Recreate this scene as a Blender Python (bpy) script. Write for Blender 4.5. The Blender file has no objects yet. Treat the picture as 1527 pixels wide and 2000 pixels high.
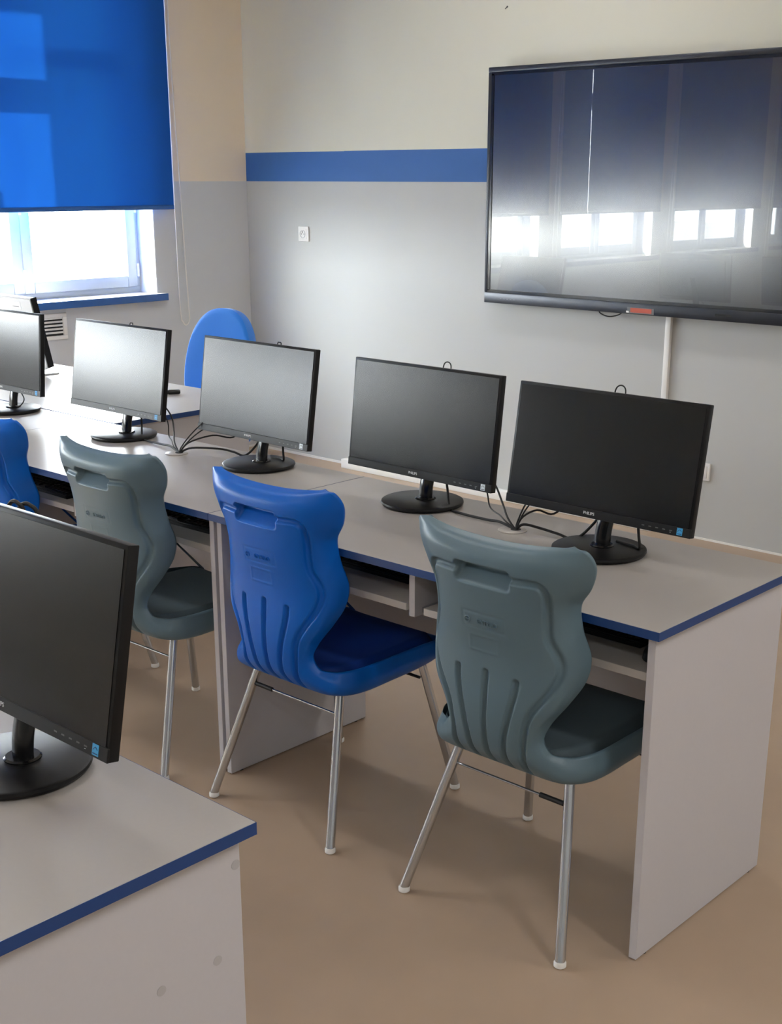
import bpy, bmesh, math, random
import numpy as np
from mathutils import Vector, Matrix
random.seed(7)
SC = bpy.context.scene
COL = SC.collection
PI = math.pi

# ---------------------------------------------------------------- helpers
def lin(r, g, b):
    f = lambda c: (c/255/12.92) if c/255 <= .04045 else ((c/255+.055)/1.055)**2.4
    return (f(r), f(g), f(b), 1.0)

def mat(name, col, rough=.5, metal=0., spec=.5, bump=0., bscale=200., var=0., vscale=6., sheen=0., coat=0.):
    m = bpy.data.materials.new(name); m.use_nodes = True
    nt = m.node_tree; N = nt.nodes; L = nt.links
    b = N['Principled BSDF']
    b.inputs['Base Color'].default_value = col
    b.inputs['Roughness'].default_value = rough
    b.inputs['Metallic'].default_value = metal
    b.inputs['Specular IOR Level'].default_value = spec
    if coat: b.inputs['Coat Weight'].default_value = coat
    if sheen: b.inputs['Sheen Weight'].default_value = sheen
    tc = N.new('ShaderNodeTexCoord')
    if var:
        n = N.new('ShaderNodeTexNoise'); n.inputs['Scale'].default_value = vscale; n.inputs['Detail'].default_value = 6
        L.new(tc.outputs['Object'], n.inputs['Vector'])
        mx = N.new('ShaderNodeMix'); mx.data_type = 'RGBA'
        mx.inputs['A'].default_value = tuple(c*(1-var) for c in col[:3])+(1,)
        mx.inputs['B'].default_value = tuple(min(1, c*(1+var)) for c in col[:3])+(1,)
        L.new(n.outputs['Fac'], mx.inputs['Factor']); L.new(mx.outputs['Result'], b.inputs['Base Color'])
    if bump:
        n2 = N.new('ShaderNodeTexNoise'); n2.inputs['Scale'].default_value = bscale; n2.inputs['Detail'].default_value = 3
        L.new(tc.outputs['Object'], n2.inputs['Vector'])
        bp = N.new('ShaderNodeBump'); bp.inputs['Strength'].default_value = bump; bp.inputs['Distance'].default_value = .002
        L.new(n2.outputs['Fac'], bp.inputs['Height']); L.new(bp.outputs['Normal'], b.inputs['Normal'])
    return m

class MB:
    """collects shapes into one bmesh"""
    def __init__(s): s.bm = bmesh.new()
    def box(s, lo, hi, bev=0., seg=2, M=None):
        t = bmesh.new()
        bmesh.ops.create_cube(t, size=1)
        lo = Vector(lo); hi = Vector(hi); c = (lo+hi)/2; d = hi-lo
        for v in t.verts: v.co = Vector((v.co.x*d.x, v.co.y*d.y, v.co.z*d.z))+c
        if bev: bmesh.ops.bevel(t, geom=t.edges[:], offset=bev, segments=seg, affect='EDGES', profile=.5)
        return s._add(t, M)
    def _add(s, t, M=None):
        if M is not None: bmesh.ops.transform(t, matrix=M, verts=t.verts[:])
        me = bpy.data.meshes.new('tmp'); t.to_mesh(me); t.free()
        s.bm.from_mesh(me); bpy.data.meshes.remove(me); return s
    def lathe(s, prof, seg=40, M=None, cap=True):
        t = bmesh.new(); rings = []
        for r, z in prof:
            rings.append([t.verts.new((r*math.cos(2*PI*i/seg), r*math.sin(2*PI*i/seg), z)) for i in range(seg)])
        for a, b in zip(rings, rings[1:]):
            for i in range(seg): t.faces.new((a[i], a[(i+1) % seg], b[(i+1) % seg], b[i]))
        if cap:
            t.faces.new(list(reversed(rings[0]))); t.faces.new(rings[-1])
        bmesh.ops.recalc_face_normals(t, faces=t.faces[:])
        return s._add(t, M)
    def tube(s, pts, r, seg=12, smooth=0, closed=False):
        P = [Vector(p) for p in pts]
        if smooth: P = catmull(P, smooth, closed)
        t = bmesh.new(); rings = []; n = len(P)
        prev = None
        for i, p in enumerate(P):
            if closed: d = P[(i+1) % n]-P[i-1]
            else: d = P[min(i+1, n-1)]-P[max(i-1, 0)]
            d.normalize()
            if prev is None:
                up = Vector((0, 0, 1)) if abs(d.z) < .9 else Vector((1, 0, 0))
                a = d.cross(up).normalized()
            else:
                a = (prev-d*prev.dot(d)).normalized()
            prev = a; b = d.cross(a)
            rr = r[i] if isinstance(r, (list, tuple)) else r
            rings.append([t.verts.new(p+a*rr*math.cos(2*PI*k/seg)+b*rr*math.sin(2*PI*k/seg)) for k in range(seg)])
        pairs = list(zip(rings, rings[1:]))
        if closed: pairs.append((rings[-1], rings[0]))
        for A, B in pairs:
            for k in range(seg): t.faces.new((A[k], A[(k+1) % seg], B[(k+1) % seg], B[k]))
        if not closed:
            t.faces.new(list(reversed(rings[0]))); t.faces.new(rings[-1])
        bmesh.ops.recalc_face_normals(t, faces=t.faces[:])
        return s._add(t)
    def prism(s, poly, d, M=None, bev=0.):
        """poly in xz, extruded along y by d"""
        t = bmesh.new()
        a = [t.verts.new((x, 0, z)) for x, z in poly]; b = [t.verts.new((x, d, z)) for x, z in poly]
        t.faces.new(a); t.faces.new(list(reversed(b)))
        n = len(poly)
        for i in range(n): t.faces.new((a[i], b[i], b[(i+1) % n], a[(i+1) % n]))
        bmesh.ops.recalc_face_normals(t, faces=t.faces[:])
        if bev: bmesh.ops.bevel(t, geom=t.edges[:], offset=bev, segments=2, affect='EDGES')
        return s._add(t, M)
    def mesh(s, name, smooth=True, angle=35):
        me = bpy.data.meshes.new(name); s.bm.to_mesh(me); s.bm.free()
        if smooth:
            me.polygons.foreach_set('use_smooth', [True]*len(me.polygons))
            me.set_sharp_from_angle(angle=math.radians(angle))
        return me
    def obj(s, name, m, parent=None, smooth=True, angle=35, loc=None):
        return link(name, s.mesh(name, smooth, angle), m, parent, loc)

def catmull(P, k, closed=False):
    out = []; n = len(P)
    rng = range(n) if closed else range(n-1)
    g = (lambda i: P[i % n]) if closed else (lambda i: P[max(0, min(n-1, i))])
    for i in rng:
        p0, p1, p2, p3 = g(i-1), g(i), g(i+1), g(i+2)
        for j in range(k):
            t = j/k
            out.append(.5*((2*p1)+(p2-p0)*t+(2*p0-5*p1+4*p2-p3)*t*t+(3*p1-p0-3*p2+p3)*t**3))
    if not closed: out.append(P[-1])
    return out

def link(name, data, m=None, parent=None, loc=None):
    o = bpy.data.objects.new(name, data); COL.objects.link(o)
    if m is not None and data is not None and hasattr(data, 'materials') and len(data.materials) == 0: data.materials.append(m)
    if parent is not None: o.parent = parent
    if loc is not None: o.location = loc
    return o
def thing(name, label, cat, loc=(0, 0, 0), rz=0., group=None):
    o = bpy.data.objects.new(name, None); COL.objects.link(o)
    o.location = loc; o.rotation_euler = (0, 0, rz); o.empty_display_size = .1
    return tag(o, label, cat, group)
def tag(o, label, cat, group=None):
    o['label'] = label; o['category'] = cat
    if group: o['group'] = group
    return o
def struct(o, label=None, cat=None):
    o['kind'] = 'structure'
    if label: o['label'] = label
    if cat: o['category'] = cat
    return o
TEXTS = {}
def text(name, s, size, m, parent, loc, rot, ext=.0003, align='CENTER'):
    key = (s, size, ext, m.name)
    if key not in TEXTS:
        c = bpy.data.curves.new(name, 'FONT'); c.body = s; c.size = size; c.extrude = ext; c.align_x = align; c.align_y = 'CENTER'
        tmp = bpy.data.objects.new('tmp', c); COL.objects.link(tmp)
        me = bpy.data.meshes.new_from_object(tmp); me.name = name
        bpy.data.objects.remove(tmp); bpy.data.curves.remove(c); me.materials.clear(); me.materials.append(m); TEXTS[key] = me
    o = bpy.data.objects.new(name, TEXTS[key]); COL.objects.link(o); o.parent = parent
    o.location = loc; o.rotation_euler = rot
    return o

# ---------------------------------------------------------------- camera (recovered from the photograph)
F, YAW, PITCH, ROLL = 2495.4546, .7419, .3084, .0009
cam = bpy.data.cameras.new('camera'); co = bpy.data.objects.new('camera', cam); COL.objects.link(co)
cam.sensor_fit = 'HORIZONTAL'; cam.sensor_width = 36; cam.lens = F/1527*36
cam.shift_x = -19.1448/1527; cam.shift_y = 142.7107/1527
fw = Vector((-math.sin(YAW)*math.cos(PITCH), math.cos(YAW)*math.cos(PITCH), -math.sin(PITCH)))
r0 = Vector((math.cos(YAW), math.sin(YAW), 0)); u0 = r0.cross(fw)
rr = math.cos(ROLL)*r0+math.sin(ROLL)*u0; uu = -math.sin(ROLL)*r0+math.cos(ROLL)*u0
co.matrix_world = Matrix((( rr.x, uu.x, -fw.x, 1.1966), (rr.y, uu.y, -fw.y, -2.0439), (rr.z, uu.z, -fw.z, 1.584), (0, 0, 0, 1)))
cam.clip_start = .05
SC.camera = co

# ---------------------------------------------------------------- materials
M_floor = mat('beige vinyl floor', lin(167, 145, 124), rough=.42, spec=.4, var=.05, vscale=9, bump=.03, bscale=260)
M_ceil = mat('white ceiling paint', lin(238, 236, 230), rough=.9)
M_lam = mat('grey laminate', lin(168, 163, 158), rough=.34, spec=.5, var=.025, vscale=140, bump=.04, bscale=900)
M_side = mat('pale grey board', lin(196, 193, 196), rough=.42, var=.02, vscale=120, bump=.03, bscale=800)
M_edge = mat('blue edge band', lin(22, 62, 120), rough=.35)
M_white = mat('white plastic', lin(232, 230, 226), rough=.4)
M_tray = mat('tray board', lin(200, 196, 192), rough=.45)
M_black = mat('black plastic', lin(14, 14, 16), rough=.4, spec=.3, bump=.05, bscale=1200)
M_blackg = mat('black gloss plastic', lin(14, 14, 16), rough=.18)
M_rubber = mat('black rubber', lin(16, 16, 17), rough=.6)
M_screen = mat('matte monitor panel', lin(7, 7, 10), rough=.26, spec=.36)
M_scrframe = mat('monitor bezel', lin(15, 15, 17), rough=.4, spec=.35)
M_blue = mat('blue chair plastic', lin(0, 94, 190), rough=.36, spec=.3, bump=.04, bscale=700)
M_grey = mat('teal grey chair plastic', lin(94, 116, 127), rough=.38, spec=.36, bump=.04, bscale=700)
M_bluepad = mat('blue seat surface', lin(8, 56, 140), rough=.6, spec=.3, bump=.15, bscale=500)  # shell blue darkened: shade on the seat put into the colour
M_greypad = mat('grey seat surface', lin(78, 92, 98), rough=.6, spec=.3, bump=.15, bscale=500)  # shell grey darkened the same way for the seat's shade
M_steel = mat('satin steel', lin(205, 208, 212), rough=.2, metal=1.)
M_capd = mat('grey screw cap', lin(180, 177, 178), rough=.45)
M_cap = mat('white foot cap', lin(235, 234, 230), rough=.4)
M_pvc = mat('white window frame', lin(196, 206, 218), rough=.3)
M_reveal = mat('white plaster', lin(240, 240, 238), rough=.8)
M_sill = mat('blue window sill', lin(40, 86, 150), rough=.22)
M_sticker = mat('light blue sticker', lin(66, 160, 214), rough=.4)
M_sticker2 = mat('pale sticker', lin(225, 235, 240), rough=.4)
M_logo = mat('silver lettering', lin(226, 228, 230), rough=.35)
M_mark = mat('grey print', lin(92, 92, 92), rough=.5)
M_red = mat('red film', lin(178, 74, 48), rough=.5)
M_fab = mat('blue upholstery', lin(20, 118, 214), rough=.85, sheen=.3, bump=.4, bscale=900)
M_aio = mat('grey computer casing', lin(205, 205, 205), rough=.35, metal=.0)
M_alu = mat('tv frame', lin(48, 51, 58), rough=.38, metal=.4)
M_dark = mat('dark recess', lin(14, 14, 15), rough=.7)
M_cord = mat('white cord', lin(226, 222, 216), rough=.5)
M_fill = mat('fill light diffuser', lin(240, 240, 238), rough=.6)  # glowing face of the added fill panels
M_fill.node_tree.nodes['Principled BSDF'].inputs['Emission Color'].default_value = (1, .965, .92, 1); M_fill.node_tree.nodes['Principled BSDF'].inputs['Emission Strength'].default_value = 2.0
M_out = mat('pale paving', lin(104, 104, 102), rough=.9)

def band_wall(name, lo, hi, stripe=None, z1=1.5656, z2=1.722):
    """painted wall: colour by height, as the paint bands lie"""
    m = bpy.data.materials.new(name); m.use_nodes = True
    nt = m.node_tree; N = nt.nodes; L = nt.links; b = N['Principled BSDF']; b.inputs['Roughness'].default_value = .62
    b.inputs['Specular IOR Level'].default_value = .3
    g = N.new('ShaderNodeNewGeometry'); sx = N.new('ShaderNodeSeparateXYZ'); L.new(g.outputs['Position'], sx.inputs[0])
    def gt(v):
        n = N.new('ShaderNodeMath'); n.operation = 'GREATER_THAN'; n.inputs[1].default_value = v; L.new(sx.outputs['Z'], n.inputs[0]); return n
    a = gt(z1); mx = N.new('ShaderNodeMix'); mx.data_type = 'RGBA'
    mx.inputs['A'].default_value = lo; mx.inputs['B'].default_value = stripe or hi; L.new(a.outputs[0], mx.inputs['Factor'])
    outp = mx.outputs['Result']
    if stripe:
        c = gt(z2); m2 = N.new('ShaderNodeMix'); m2.data_type = 'RGBA'; L.new(outp, m2.inputs['A']); m2.inputs['B'].default_value = hi
        L.new(c.outputs[0], m2.inputs['Factor']); outp = m2.outputs['Result']
    L.new(outp, b.inputs['Base Color'])
    n2 = N.new('ShaderNodeTexNoise'); n2.inputs['Scale'].default_value = 160; n2.inputs['Detail'].default_value = 4
    L.new(g.outputs['Position'], n2.inputs['Vector'])
    bp = N.new('ShaderNodeBump'); bp.inputs['Strength'].default_value = .12; bp.inputs['Distance'].default_value = .002
    L.new(n2.outputs['Fac'], bp.inputs['Height']); L.new(bp.outputs['Normal'], b.inputs['Normal'])
    return m
M_wallF = band_wall('front wall paint', lin(186, 187, 185), lin(221, 219, 203), lin(48, 90, 150))
M_wallL = band_wall('window wall paint', lin(204, 205, 206), lin(232, 217, 196))  # cream tinted beige: dim warm floor bounce put into the colour

def glass_mat():
    m = bpy.data.materials.new('window glass'); m.use_nodes = True
    nt = m.node_tree; N = nt.nodes; L = nt.links; N.remove(N['Principled BSDF'])
    t = N.new('ShaderNodeBsdfTransparent'); t.inputs[0].default_value = (.93, .96, .96, 1)
    g = N.new('ShaderNodeBsdfGlossy'); g.inputs['Roughness'].default_value = .02
    lw = N.new('ShaderNodeLayerWeight'); lw.inputs[0].default_value = .5
    pw = N.new('ShaderNodeMath'); pw.operation = 'POWER'; pw.inputs[1].default_value = 5; L.new(lw.outputs['Facing'], pw.inputs[0])
    f = N.new('ShaderNodeMath'); f.operation = 'MULTIPLY_ADD'; f.inputs[1].default_value = .93; f.inputs[2].default_value = .04; L.new(pw.outputs[0], f.inputs[0])
    mx = N.new('ShaderNodeMixShader'); L.new(f.outputs[0], mx.inputs[0]); L.new(t.outputs[0], mx.inputs[1]); L.new(g.outputs[0], mx.inputs[2])
    L.new(mx.outputs[0], N['Material Output'].inputs[0]); return m
M_glass = glass_mat()
def blind_mat():
    m = bpy.data.materials.new('blue roller blind cloth'); m.use_nodes = True
    nt = m.node_tree; N = nt.nodes; L = nt.links; N.remove(N['Principled BSDF'])
    d = N.new('ShaderNodeBsdfDiffuse'); d.inputs[0].default_value = lin(34, 84, 164)
    t = N.new('ShaderNodeBsdfTranslucent'); t.inputs[0].default_value = lin(20, 90, 190)
    tr = N.new('ShaderNodeBsdfTransparent'); tr.inputs[0].default_value = lin(50, 145, 235)
    tc = N.new('ShaderNodeTexCoord'); w = N.new('ShaderNodeTexNoise'); w.inputs['Scale'].default_value = 380; L.new(tc.outputs['Object'], w.inputs['Vector'])
    mr = N.new('ShaderNodeMapRange'); mr.inputs['To Min'].default_value = BL_TR*.7; mr.inputs['To Max'].default_value = BL_TR*1.3
    L.new(w.outputs['Fac'], mr.inputs['Value'])
    m1 = N.new('ShaderNodeMixShader'); m1.inputs[0].default_value = BL_TL; L.new(d.outputs[0], m1.inputs[1]); L.new(t.outputs[0], m1.inputs[2])
    m2 = N.new('ShaderNodeMixShader'); L.new(mr.outputs[0], m2.inputs[0]); L.new(m1.outputs[0], m2.inputs[1]); L.new(tr.outputs[0], m2.inputs[2])
    L.new(m2.outputs[0], N['Material Output'].inputs[0]); return m
BL_TR, BL_TL = .0012, .0155
M_blind = blind_mat()

def tv_mat():
    m = bpy.data.materials.new('anti-glare display glass'); m.use_nodes = True
    nt = m.node_tree; N = nt.nodes; L = nt.links; b = N['Principled BSDF']
    b.inputs['Base Color'].default_value = lin(12, 13, 18); b.inputs['Roughness'].default_value = .2; b.inputs['IOR'].default_value = 1.95
    b.inputs['Coat Weight'].default_value = .8; b.inputs['Coat Roughness'].default_value = .01; b.inputs['Coat IOR'].default_value = 1.4
    return m
M_tv = tv_mat()

# ---------------------------------------------------------------- the room
XL, YF, STEP, XS, XR, YB, ZC = -4.7511, 3.1098, .0409, -3.9031, 3.4, -5.2, 3.05
struct(MB().box((XL-.5, YB-.3, -.12), (XR+.3, YF+.4, 0)).obj('floor', M_floor, smooth=False), 'smooth beige vinyl classroom floor', 'floor')
struct(MB().box((XL-.5, YB-.3, ZC), (XR+.3, YF+.4, ZC+.12)).obj('ceiling', M_ceil, smooth=False), 'white ceiling', 'ceiling')
w = MB(); w.box((XL-.4, YF, 0), (XS, YF+.35, ZC)); w.box((XS, YF-STEP, 0), (XR+.3, YF+.35, ZC))
struct(w.obj('wall_front', M_wallF, smooth=False), 'cream and grey front wall with a blue stripe', 'wall')
struct(MB().box((XR, YB-.3, 0), (XR+.25, YF-STEP, ZC)).obj('wall_right', M_wallF, smooth=False), 'cream and grey right wall', 'wall')
struct(MB().box((XL-.3, YB-.25, 0), (XR, YB, ZC)).obj('wall_back', M_wallF, smooth=False), 'cream and grey back wall', 'wall')
WINS = [(.92, 2.43), (-.01, .62), (-1.59, -.29), (-3.33, -1.93), (-4.15, -3.70)]
ZS, ZT, WT = .955, 2.745, .36
w = MB()
w.box((XL-WT, YB, 0), (XL, YF, ZS)); w.box((XL-WT, YB, ZT), (XL, YF, ZC))
ys = [YB]+sorted([v for a in WINS for v in a])+[YF]
for i in range(0, len(ys), 2): w.box((XL-WT, ys[i], ZS), (XL, ys[i+1], ZT))
struct(w.obj('wall_left', M_wallL, smooth=False), 'window wall, cream tinted beige for warm bounce, above grey paint', 'wall')
BL_Z = [1.43, 1.33, 1.33, 1.33, 1.33]
def window(i, y0, y1):
    n = i+1; x1 = XL-.15; x0 = x1-.07
    o = bpy.data.objects.new('window_%d' % n, None); COL.objects.link(o); o.location = (XL, (y0+y1)/2, ZS)
    struct(o, ['white framed window under a half lowered blue blind, nearest the corner', 'narrow white framed window behind a blue blind',
               'white framed window behind a blue blind', 'white framed window behind a blue blind in the rear half', 'rear white framed window behind a blue blind'][i], 'window')
    off = Vector((XL, (y0+y1)/2, ZS))
    def loc(m): bmesh.ops.translate(m.bm, verts=m.bm.verts[:], vec=-off); return m
    f = MB(); e = .035
    two = (y1-y0) > .9
    for (a, b, c, d) in [(y0, y1, ZS, ZS+.05), (y0, y1, ZT-.05, ZT), (y0, y0+e, ZS+.05, ZT-.05), (y1-e, y1, ZS+.05, ZT-.05)]:
        f.box((x0, a, c), (x1, b, d), .004)
    mid = (y0+y1)/2
    halves = [(y0+e, mid), (mid, y1-e)] if two else [(y0+e, y1-e)]
    loc(f).obj('window_frame', M_pvc, o)
    zb = 2.172
    for a, b in halves:
        s = MB(); sw = .062
        for (A, B, C, D) in [(a+sw, b-sw, ZS+.045, ZS+.045+sw), (a+sw, b-sw, ZT-.045-sw, ZT-.045), (a, a+sw, ZS+.045, ZT-.045), (b-sw, b, ZS+.045, ZT-.045), (a+sw, b-sw, zb-.045, zb+.045)]:
            s.box((x0+.012, A, C), (x1+.018, B, D), .006)
        so = loc(s).obj('sash', M_pvc, o)
        g = MB().box((x0+.03, a+sw, ZS+.045+sw), (x0+.034, b-sw, ZT-.045-sw)); loc(g).obj('pane', M_glass, so)
        h = MB(); hy = a+sw/2 if b > mid+.01 else b-sw/2
        h.box((x1+.018, hy-.014, 1.60), (x1+.03, hy+.014, 1.68), .004); h.box((x1+.03, hy-.009, 1.50), (x1+.05, hy+.009, 1.66), .006)
        loc(h).obj('window_handle', M_white, so)
        hg = MB()
        for hz in (ZS+.10, 1.40): hg.tube([(x1+.02, b+.004, hz), (x1+.02, b+.004, hz+.07)], .008, 10)
        loc(hg).obj('hinge', M_white, so)
    rv = MB(); t = .006
    rv.box((XL-WT, y0, ZS), (XL-.001, y0+t, ZT)); rv.box((XL-WT, y1-t, ZS), (XL-.001, y1, ZT)); rv.box((XL-WT, y0, ZT-t), (XL-.001, y1, ZT))
    loc(rv).obj('window_reveal', M_reveal, o)
    sl = MB(); sl.box((XL-.155, y0-.0, ZS-.0), (XL+.0, y1, ZS+.014)); sl.box((XL, y0-.05, ZS-.020), (XL+.050, y1+.03, ZS+.014))
    si = loc(sl).obj('window_sill', M_lam, o, smooth=False)
    sl = MB(); sl.box((XL+.050, y0-.052, ZS-.024), (XL+.053, y1+.032, ZS+.0135)); sl.box((XL+.0005, y1+.03, ZS-.024), (XL+.050, y1+.032, ZS+.0135)); sl.box((XL+.0005, y0-.052, ZS-.024), (XL+.050, y0-.05, ZS+.0135))
    loc(sl).obj('sill_edge', M_sill, si, smooth=False)
    # roller blind
    zb = BL_Z[i]; bl = thing('roller_blind', ['blue roller blind half lowered over the window beside the corner', 'blue roller blind over the narrow window, out past the picture edge', 'blue roller blind over the third window from the corner',
        'blue roller blind over the fourth window from the corner', 'blue roller blind over the rearmost window'][i], 'blind', (XL+.05, mid, 2.87), 0, 'blue roller blinds')
    ya, yb = y0-.06, y1+.115 if i == 0 else y1+.07
    if i == 2: ya = -.575
    c = Vector((XL+.05, mid, 2.87))
    def lb(m): bmesh.ops.translate(m.bm, verts=m.bm.verts[:], vec=-c); return m
    cl = MB(); bmx = XL+.035
    v = [cl.bm.verts.new(p) for p in ((bmx, ya, zb), (bmx, yb, zb), (bmx, yb, 2.86), (bmx, ya, 2.86))]; cl.bm.faces.new(v)
    lb(cl).obj('blind_cloth', M_blind, bl, smooth=False)
    br = MB(); br.box((bmx-.006, ya, zb-.012), (bmx+.006, yb, zb+.012), .004); lb(br).obj('bottom_bar', M_sill, bl)
    ro = MB(); ro.tube([(XL+.045, ya-.01, 2.87), (XL+.045, yb+.01, 2.87)], .024, 20)
    ro.box((XL, ya-.025, 2.83), (XL+.08, ya-.012, 2.91), .003); ro.box((XL, yb+.012, 2.83), (XL+.08, yb+.025, 2.91), .003)
    lb(ro).obj('roller_tube', M_white, bl)
    y = yb+.02
    ch = MB().tube([(XL+.03, y-.012, 2.86), (XL+.028, y-.01, 1.9), (XL+.025, y-.006, 1.2), (XL+.024, y-.002, .86), (XL+.024, y+.012, .80), (XL+.024, y+.035, .782), (XL+.025, y+.058, .81), (XL+.026, y+.056, .9), (XL+.028, y+.036, 1.5), (XL+.03, y+.012, 2.2), (XL+.03, y+.008, 2.86)], .0034, 8, 6)
    lb(ch).obj('pull_cord', M_cord, bl)
for i, (a, b) in enumerate(WINS): window(i, a, b)
src = [o for o in COL.objects if o.name == 'roller_blind.002'][0]
wd = (-.29+.07+.575); r = src.copy(); COL.objects.link(r); r['label'] = 'blue roller blind over the rear half of the third window from the corner'; src['label'] = 'blue roller blind over the front half of the third window from the corner'
r.location.y = src.location.y-1.08; r.scale.y = 1.0
for chd in list(src.children):
    if chd.name.startswith('pull_cord'): continue
    cc = chd.copy(); COL.objects.link(cc); cc.parent = r
for chd in r.children:
    if not chd.name.startswith('pull_cord'):
        k = 1.06/wd; y0_ = -.575-src.location.y   # widen the cloth to cover the rear half
        chd.data = chd.data.copy()
        for v in chd.data.vertices: v.co.y = y0_+wd-(y0_+wd-v.co.y)*k+ (.0)
        chd.location.y += 1.08-(wd)-.007

# floor edge strips and cable trunking along the front wall
struct(MB().box((XL, YF-.004, 0), (XS, YF, .014)).obj('baseboard_front', M_white), 'thin white strip at the foot of the front wall', 'baseboard')
struct(MB().box((-2.0, YF-STEP-.004, 0), (XR, YF-STEP, .009)).obj('baseboard_right', M_white), 'thin white strip at the foot of the right part of the front wall', 'baseboard')
struct(MB().box((XL, YB, 0), (XL+.004, YF, .014)).obj('baseboard_left', M_white), 'thin white strip at the foot of the window wall', 'baseboard')
tk = MB(); tk.box((-3.915, YF-STEP-.045, 0), (-1.86, YF-STEP, .052), .004)
tag(tk.obj('cable_trunking', M_white), 'long white cable trunking along the foot of the front wall', 'cable trunking')
cd = MB(); cd.box((-1.862, YF-STEP-.022, .05), (-1.834, YF-STEP, 1.25), .003)
tag(cd.obj('cable_conduit', M_white), 'upright white cable conduit below the wall display', 'cable conduit')

def socket(name, label, x, y, z, holes):
    t = thing(name, label, 'socket', (x, y, z))
    MB().box((-.041, -.011, -.041), (.041, 0, .041), .004).obj('cover_plate', M_white, t)
    MB().box((-.028, -.0135, -.028), (.028, -.010, .028), .002).obj('inner_frame', M_white, t)
    if holes:
        R = Matrix.Rotation(PI/2, 4, 'X')
        m = MB(); m.lathe([(.0215, 0), (.0215, .004), (.019, .004), (.019, .0008), (.0, .0008)], 32, Matrix.Translation((0, -.0122, 0)) @ R, cap=False)
        m.obj('socket_well', mat('socket shade', lin(200, 200, 198), .4), t)
        p = MB()
        for sx in (-.0095, .0095): p.lathe([(.0026, 0), (.0026, .002)], 12, Matrix.Translation((sx, -.0127, 0)) @ R)
        p.obj('pin_hole', M_dark, t)
        e = MB(); e.tube([(0, -.0135, .006), (0, -.0165, .010), (0, -.0165, .0165)], .0022, 8); e.obj('earth_pin', M_steel, t)
    else:
        MB().box((-.012, -.0145, -.006), (.004, -.013, .006)).obj('port', M_dark, t)
        MB().tube([(-.004, -.014, -.001), (-.03, -.04, -.004), (-.05, -.035, -.06), (-.055, -.02, -.2), (-.056, -.012, -.311+.006)], .0025, 8, 5).obj('network_lead', M_black, t)
    return t
socket('power_socket', 'white power socket on the grey wall below the blue stripe', -4.269, YF, 1.282, True)
socket('network_socket', 'white network socket low on the wall behind the rightmost monitor', -1.633, YF-STEP, .318, False)
pg = MB(); pg.lathe([(.0, -.001), (.004, 0), (.004, .003), (.002, .0045), (.002, .02)], 12, Matrix.Translation((-2.82, YF-STEP, 2.345)) @ Matrix.Rotation(PI/2+.6, 4, 'X'))
tag(pg.obj('wall_nail', M_mark), 'small dark nail high on the cream wall above the display', 'nail')
vg = thing('air_grille', 'beige louvred air grille on the window wall under the sill', 'air grille', (XL, 1.735, .838))
f = MB()
for lo, hi in (((0, -.085, .048), (.012, .085, .068)), ((0, -.085, -.068), (.012, .085, -.048)), ((0, -.085, -.048), (.012, -.062, .048)), ((0, .062, -.048), (.012, .085, .048))): f.box(lo, hi, .003)
f.obj('grille_frame', M_white, vg); MB().box((.0005, -.063, -.049), (.002, .063, .049)).obj('recess', M_dark, vg)
s = MB()
for k in range(5):
    z = -.038+k*.0185; s.box((.002, -.062, z), (.0035, .062, z+.012), 0, M=Matrix.Translation((.004, 0, z+.006)) @ Matrix.Rotation(.5, 4, 'Y') @ Matrix.Translation((-.0028, 0, -z-.006)))
s.obj('louvre', M_white, vg)

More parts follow.
